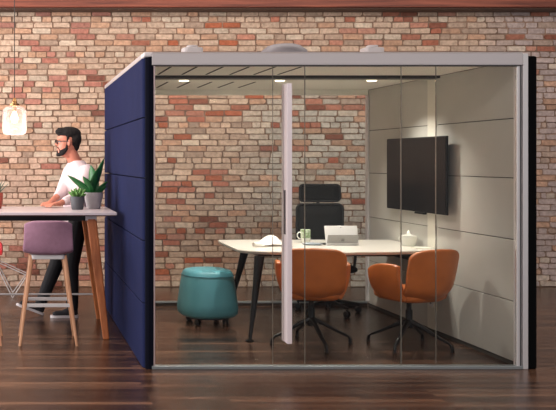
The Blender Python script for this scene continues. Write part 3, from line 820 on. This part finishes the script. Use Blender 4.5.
# ------------------------------------------------------------------ wire based side chair far left
wcx = PX(-20, 88.5)
wc_ = thing('side_chair', 'red seated chair with white wire base near the brick wall', 'chair', (wcx, F/89.2, 0))
bm = NB(); g = []
for (y, z) in ((.2, .45), (.1, .442), (0, .44), (-.1, .445), (-.17, .46), (-.21, .50), (-.235, .55), (-.25, .60)):
    g.append([bm.verts.new((.262*u*(1-.1*(z > .56)), -y*1.0+.05*u*u*(1 if z > .48 else 0)*-1, z+.03*u*u*(z < .5))) for u in (-1, -.6, -.2, .2, .6, 1)])
for a, b in zip(g, g[1:]):
    for k in range(5): bm.faces.new((a[k], a[k+1], b[k+1], b[k]))
finish('seat_shell', bm, mat('red_plastic', (178, 36, 44), .4), wc_, smooth=True, solid=.008, subsurf=1, auto=False)
for sx_ in (-1, 1):
    for sy_ in (-1, 1):
        bm = NB(); ft = Vector((sx_*.37, sy_*.20, .006))
        tube(bm, [Vector((sx_*.16, sy_*.16, .425)), ft], .006, 8); tube(bm, [ft, Vector((sx_*.53, sy_*.10, .24))], .006, 8)
        finish('leg', bm, white_m, wc_, smooth=True)
bm = NB(); tube(bm, [(-.53, -.10, .24), (-.53, .10, .24), (-.12, .12, .425), (.12, .12, .425), (.53, .10, .24), (.53, -.10, .24), (.12, -.12, .425), (-.12, -.12, .425)], .006, 8, close=True)
finish('wire_brace', bm, white_m, wc_, smooth=True)

# ------------------------------------------------------------------ person
pr_ = thing('person', 'person with dark hair, beard and glasses in a white sweater leaning on the bar table', 'person', (0, 0, 0))
skin = mat('skin', (206, 132, 108), .5, var=.04, vscale=20)
HC = Vector((.500, 8.66, 1.575))       # under chin reference
fd = Vector((-.985, -.17, 0)).normalized(); ld = Vector((-fd.y, fd.x, 0))   # facing, and its left (toward camera)
def H(u, v, z): return HC+fd*u+ld*v+Vector((0, 0, z))
tf = Vector((-.92, -.39, 0)).normalized(); tl_ = Vector((-tf.y, tf.x, 0))
TC = Vector((.600, 8.68, 0))
def T(u, v, z): return TC+tf*u+tl_*v+Vector((0, 0, z))
def head_bm(bm, k=0.0, zmin=-9, zmax=9):
    lev = [(-.03, .02, -.075, .048), (-.012, .065, -.07, .05), (.0, .088, -.072, .052), (.02, .096, -.08, .060), (.045, .092, -.088, .066), (.06, .097, -.092, .068), (.085, .091, -.098, .071),
           (.105, .089, -.102, .074), (.125, .084, -.105, .076), (.145, .094, -.107, .077), (.17, .092, -.107, .077), (.20, .080, -.10, .072), (.222, .058, -.08, .058), (.238, .03, -.05, .036), (.244, .01, -.02, .012)]
    rings = []
    for z, f, b, w in lev:
        if not zmin <= z <= zmax: continue
        ring = []
        for i in range(24):
            a = 2*PI*i/24; c, s_ = math.cos(a), math.sin(a)
            ext = (f if c > 0 else -b)+k
            cc = math.copysign(abs(c)**.9, c)
            ring.append(H(ext*cc, (w+k)*s_, z))
        rings.append(ring)
    loft(bm, rings)
bm = NB(); head_bm(bm)
capsule(bm, H(.088, 0, .135), .008, H(.112, 0, .096), .011); ellip(bm, H(.098, .011, .092), (.011, .011, .008)); ellip(bm, H(.098, -.011, .092), (.011, .011, .008))
capsule(bm, H(.088, -.016, .058), .007, H(.088, .016, .058), .007); capsule(bm, H(.086, -.014, .046), .008, H(.086, .014, .046), .008)
for s in (-1, 1):
    ellip(bm, H(-.006, s*.084, .11), (.018, .012, .032)); capsule(bm, H(.088, s*.012, .152), .007, H(.078, s*.048, .152), .006)
# neck, torso core, arms, legs
capsule(bm, H(-.035, 0, .03), .062, T(-.01, 0, 1.43), .072)
def ell_ring(c, a, b, z, n=20): return [c(a*math.cos(2*PI*i/n), b*math.sin(2*PI*i/n), z) for i in range(n)]
def torso(bm, k, z0, z1, extra=None):
    lev = [(.86, .10, .155), (.95, .115, .165), (1.05, .100, .150), (1.15, .105, .155), (1.25, .115, .17), (1.34, .112, .18), (1.41, .10, .17), (1.45, .075, .12), (1.475, .06, .08)]
    loft(bm, [ell_ring(T, a+k, b+k, z) for z, a, b in lev if z0 <= z <= z1])
torso(bm, -.006, 0, 2)
shN, elN, wrN = Vector(T(-.02, .178, 1.405)), Vector((.565, 8.36, 1.165)), Vector((.405, 8.235, 1.112))
shF, elF, wrF = Vector(T(-.02, -.175, 1.405)), Vector((.43, 8.56, 1.19)), Vector((.325, 8.33, 1.115))
chain(bm, [shN, elN, wrN], [.05, .038, .026]); chain(bm, [shF, elF, wrF], [.05, .038, .026])
hipN, knN, anN = Vector((.60, 8.55, .90)), Vector((.53, 8.47, .50)), Vector((.545, 8.50, .09))
hipF, knF, anF = Vector((.52, 8.76, .90)), Vector((.40, 8.66, .50)), Vector((.235, 8.60, .10))
chain(bm, [hipN, knN, anN], [.08, .052, .036]); chain(bm, [hipF, knF, anF], [.08, .052, .036])
def hand(bm, w, d, up, th):
    d = d.normalized(); side = d.cross(up).normalized()*th     # th=+1 thumb on +side
    pc = w+d*.05
    capsule(bm, w, .024, pc+side*.018, .017); capsule(bm, w, .022, pc-side*.02, .015); capsule(bm, w+d*.02, .02, pc, .017)
    for i, (o_, L) in enumerate(((.029, .068), (.010, .078), (-.010, .072), (-.028, .056))):
        k0 = pc+side*o_; k1 = k0+d*L*.45+side*o_*.25+up*.004; k2 = k1+d*L*.3-up*.010; k3 = k2+d*L*.25-up*.012
        chain(bm, [k0, k1, k2, k3], [.0105, .0095, .0085, .0078], 8)
    t0 = w+d*.018+side*.022; t1 = t0+d*.03+side*.026; t2 = t1+d*.03+side*.006-up*.006
    chain(bm, [t0, t1, t2], [.013, .0115, .009], 8)
hand(bm, wrN, Vector((-.92, -.35, -.10)), Vector((0, 0, 1)), 1)
hand(bm, wrF, Vector((-.6, -.75, -.08)), Vector((0, 0, 1)), -1)
body = fused('body', bm, skin, pr_, .007, 3)
# sweater
knit = mat('white_knit', (222, 202, 204), .9, bump=.3, bscale=160)
bm = NB(); lev = [(.835, .135, .186), (.90, .136, .186), (.97, .135, .185), (1.06, .125, .172), (1.15, .128, .175), (1.25, .136, .186), (1.34, .140, .205), (1.41, .125, .198), (1.46, .100, .150), (1.49, .088, .108), (1.515, .072, .082)]
loft(bm, [ell_ring(T, a, b, z, 24) for z, a, b in lev])
chain(bm, [shN, (shN+elN)/2+Vector((.01, 0, -.01)), elN, elN.lerp(wrN, .62)], [.078, .068, .058, .044], 14)
chain(bm, [shF, (shF+elF)/2, elF, elF.lerp(wrF, .25)], [.078, .066, .054, .046], 14)
fused('sweater', bm, knit, pr_, .009, 4)
# trousers
bm = NB(); loft(bm, [ell_ring(T, a, b, z) for z, a, b in ((.80, .10, .15), (.86, .118, .168), (.92, .12, .170), (.98, .112, .162))])
chain(bm, [hipN, knN, anN+Vector((0, 0, .01))], [.098, .075, .058]); chain(bm, [hipF, knF, anF+Vector((.005, 0, .015))], [.098, .074, .056])
fused('trousers', bm, mat('black_trousers', (26, 26, 30), .85), pr_, .009, 3)
# shoes
def shoe(heel, toe, nm):
    d = (toe-heel); L = d.length; d.normalize(); side = d.cross(Vector((0, 0, 1))).normalized(); up = side.cross(d)
    def S(t, w, z): return heel+d*(L*t)+side*w+up*z
    out = [(0, -.026), (.03, -.033), (.25, -.034), (.5, -.036), (.72, -.045), (.9, -.036), (.98, -.015), (.98, .012), (.9, .032), (.72, .042), (.5, .035), (.25, .033), (.03, .032), (0, .024)]
    bm = NB(); loft(bm, [[S(t, w, z) for t, w in out] for z in (.0, .024)]); so_ = finish('sole', bm, mat('white_sole', (222, 214, 214), .5), None, smooth=True)
    bm = NB()
    sc = lambda k, z, tm: [S(min(t*k+.02, tm), w*k, z if t < .3 else z) for t, w in out]
    capsule(bm, S(.13, 0, .045), .034, S(.80, 0, .034), .030); capsule(bm, S(.14, 0, .06), .036, S(.45, 0, .05), .033); capsule(bm, S(.16, 0, .05), .036, S(.18, 0, .09), .038)
    s_ = fused('shoe', bm, mat('dark_shoe_fabric', (40, 38, 42), .8), pr_, .007, 2)
    so_.parent = s_
shoe(Vector((.60, 8.50, 0.001)), Vector((.325, 8.475, 0.001)), 'n')
shoe(Vector((.265, 8.62, .001)), Vector((-.005, 8.60, .105)), 'f')
# hair, beard, glasses, eyes
hairm = mat('dark_brown_hair', (20, 13, 12), .9, bump=.8, bscale=130, stretch=(1, 1, .25))
rotH = Matrix((fd, ld, Vector((0, 0, 1)))).transposed()
bm = NB()
ellip(bm, H(-.024, 0, .205), (.122, .090, .070), rot=rotH); ellip(bm, H(-.072, 0, .150), (.076, .088, .095), rot=rotH); ellip(bm, H(-.082, 0, .09), (.046, .066, .065), rot=rotH)
ellip(bm, H(-.050, 0, .115), (.045, .076, .06), rot=rotH)
ellip(bm, H(.06, 0, .222), (.056, .064, .036), rot=rotH); ellip(bm, H(.09, .01, .225), (.028, .04, .022), rot=rotH)
for s in (-1, 1): capsule(bm, H(.005, s*.070, .175), .016, H(.014, s*.072, .10), .008)
for i in range(26):
    a = R.uniform(-1, 1); b = R.uniform(-.06, .09); ellip(bm, H(b, a*.05, .252-.25*max(0, -b)*.2-.6*a*a*.02), (.018, .014, .012), 8, 6, rot=rotH)
fused('hair', bm, hairm, pr_, .007, 1)
bm = NB()
for s in (-1, 1): chain(bm, [H(.012, s*.068, .10), H(.02, s*.066, .05), H(.05, s*.053, .012), H(.084, s*.022, -.004), H(.09, 0, -.004)], [.009, .016, .021, .020, .018], 8)
chain(bm, [H(.088, 0, .0), H(.092, 0, .03)], [.018, .012], 8)
for s in (-1, 1): chain(bm, [H(.022, s*.064, .055), H(.05, s*.054, .036), H(.072, s*.040, .024)], [.014, .017, .016], 8)
for s in (-1, 1): chain(bm, [H(.098, 0, .072), H(.088, s*.028, .062), H(.076, s*.036, .03)], [.006, .006, .006], 8)
fused('beard', bm, hairm, pr_, .006, 1)
gl = thing('glasses', None, None); gl.parent = pr_; gl.name = 'glasses'
gf = mat('black_frames', (20, 18, 20), .3)
bm = NB()
for s in (-1, 1):
    tube(bm, [H(.105, s*.034+.026*math.cos(q*PI/8), .122+.019*math.sin(q*PI/8)) for q in range(16)], .0042, 6, close=True)
tube(bm, [H(.106, -.009, .126), H(.108, 0, .128), H(.106, .009, .126)], .0026, 6)
bm2 = bm; finish('rim', bm2, gf, gl, smooth=True)
for s in (-1, 1):
    bm = NB(); tube(bm, [H(.104, s*.060, .126), H(.09, s*.079, .128), H(.0, s*.087, .128), H(-.022, s*.088, .115)], .0042, 6); finish('temple', bm, gf, gl, smooth=True)
for s in (-1, 1):
    bm = NB(); ellip(bm, H(.078, s*.032, .124), (.012, .012, .010)); finish('eye', bm, mat('eye_white', (220, 214, 208), .2), pr_, smooth=True)
# put the person's origin at the feet
off = Vector((.45, 8.55, 0))
for o in kids(pr_):
    o.matrix_parent_inverse = Matrix.Translation(-off)
pr_.location = off

# ------------------------------------------------------------------ lights
def area(name, loc, rot, sx_, sy_, e, col=(1, 1, 1)):
    l = bpy.data.lights.new(name, 'AREA'); l.shape = 'RECTANGLE'; l.size = sx_; l.size_y = sy_; l.energy = e; l.color = col
    o = bpy.data.objects.new(name, l); COL.objects.link(o); o.location = loc; o.rotation_euler = rot; return o
area('window_daylight', (-3.9, 7.2, 2.2), (0, -PI/2, 0), 2.8, 5.5, 430, (1, .95, .94))
area('overhead_fill', (2.6, 7.6, 4.0), (math.radians(24), 0, 0), 9, 1.0, 235, (1, .94, .89))  # unseen area light added overhead to wash the brick wall
area('overhead_fill', (2.6, 3.2, 4.0), (math.radians(10), 0, 0), 8, 2.0, 260, (1, .95, .92))  # second added fill, nearer the camera, for general brightness
for x in LX:
    l = bpy.data.lights.new('booth_downlight', 'SPOT'); l.energy = 88; l.spot_size = math.radians(125); l.spot_blend = .8; l.shadow_soft_size = .035; l.color = (1, .95, .88)
    o = bpy.data.objects.new('booth_downlight', l); COL.objects.link(o); o.location = (x, 7.835, 2.20)
l = bpy.data.lights.new('pendant_light', 'POINT'); l.energy = 2.2; l.shadow_soft_size = .03; l.color = (1, .8, .6)
o = bpy.data.objects.new('pendant_light', l); COL.objects.link(o); o.location = (PX(14.5, 111), F/111, 1.80)
w = bpy.data.worlds.new('room_ambient'); SC.world = w; w.use_nodes = True
w.node_tree.nodes['Background'].inputs[0].default_value = (.90, .92, 1, 1); w.node_tree.nodes['Background'].inputs[1].default_value = .55
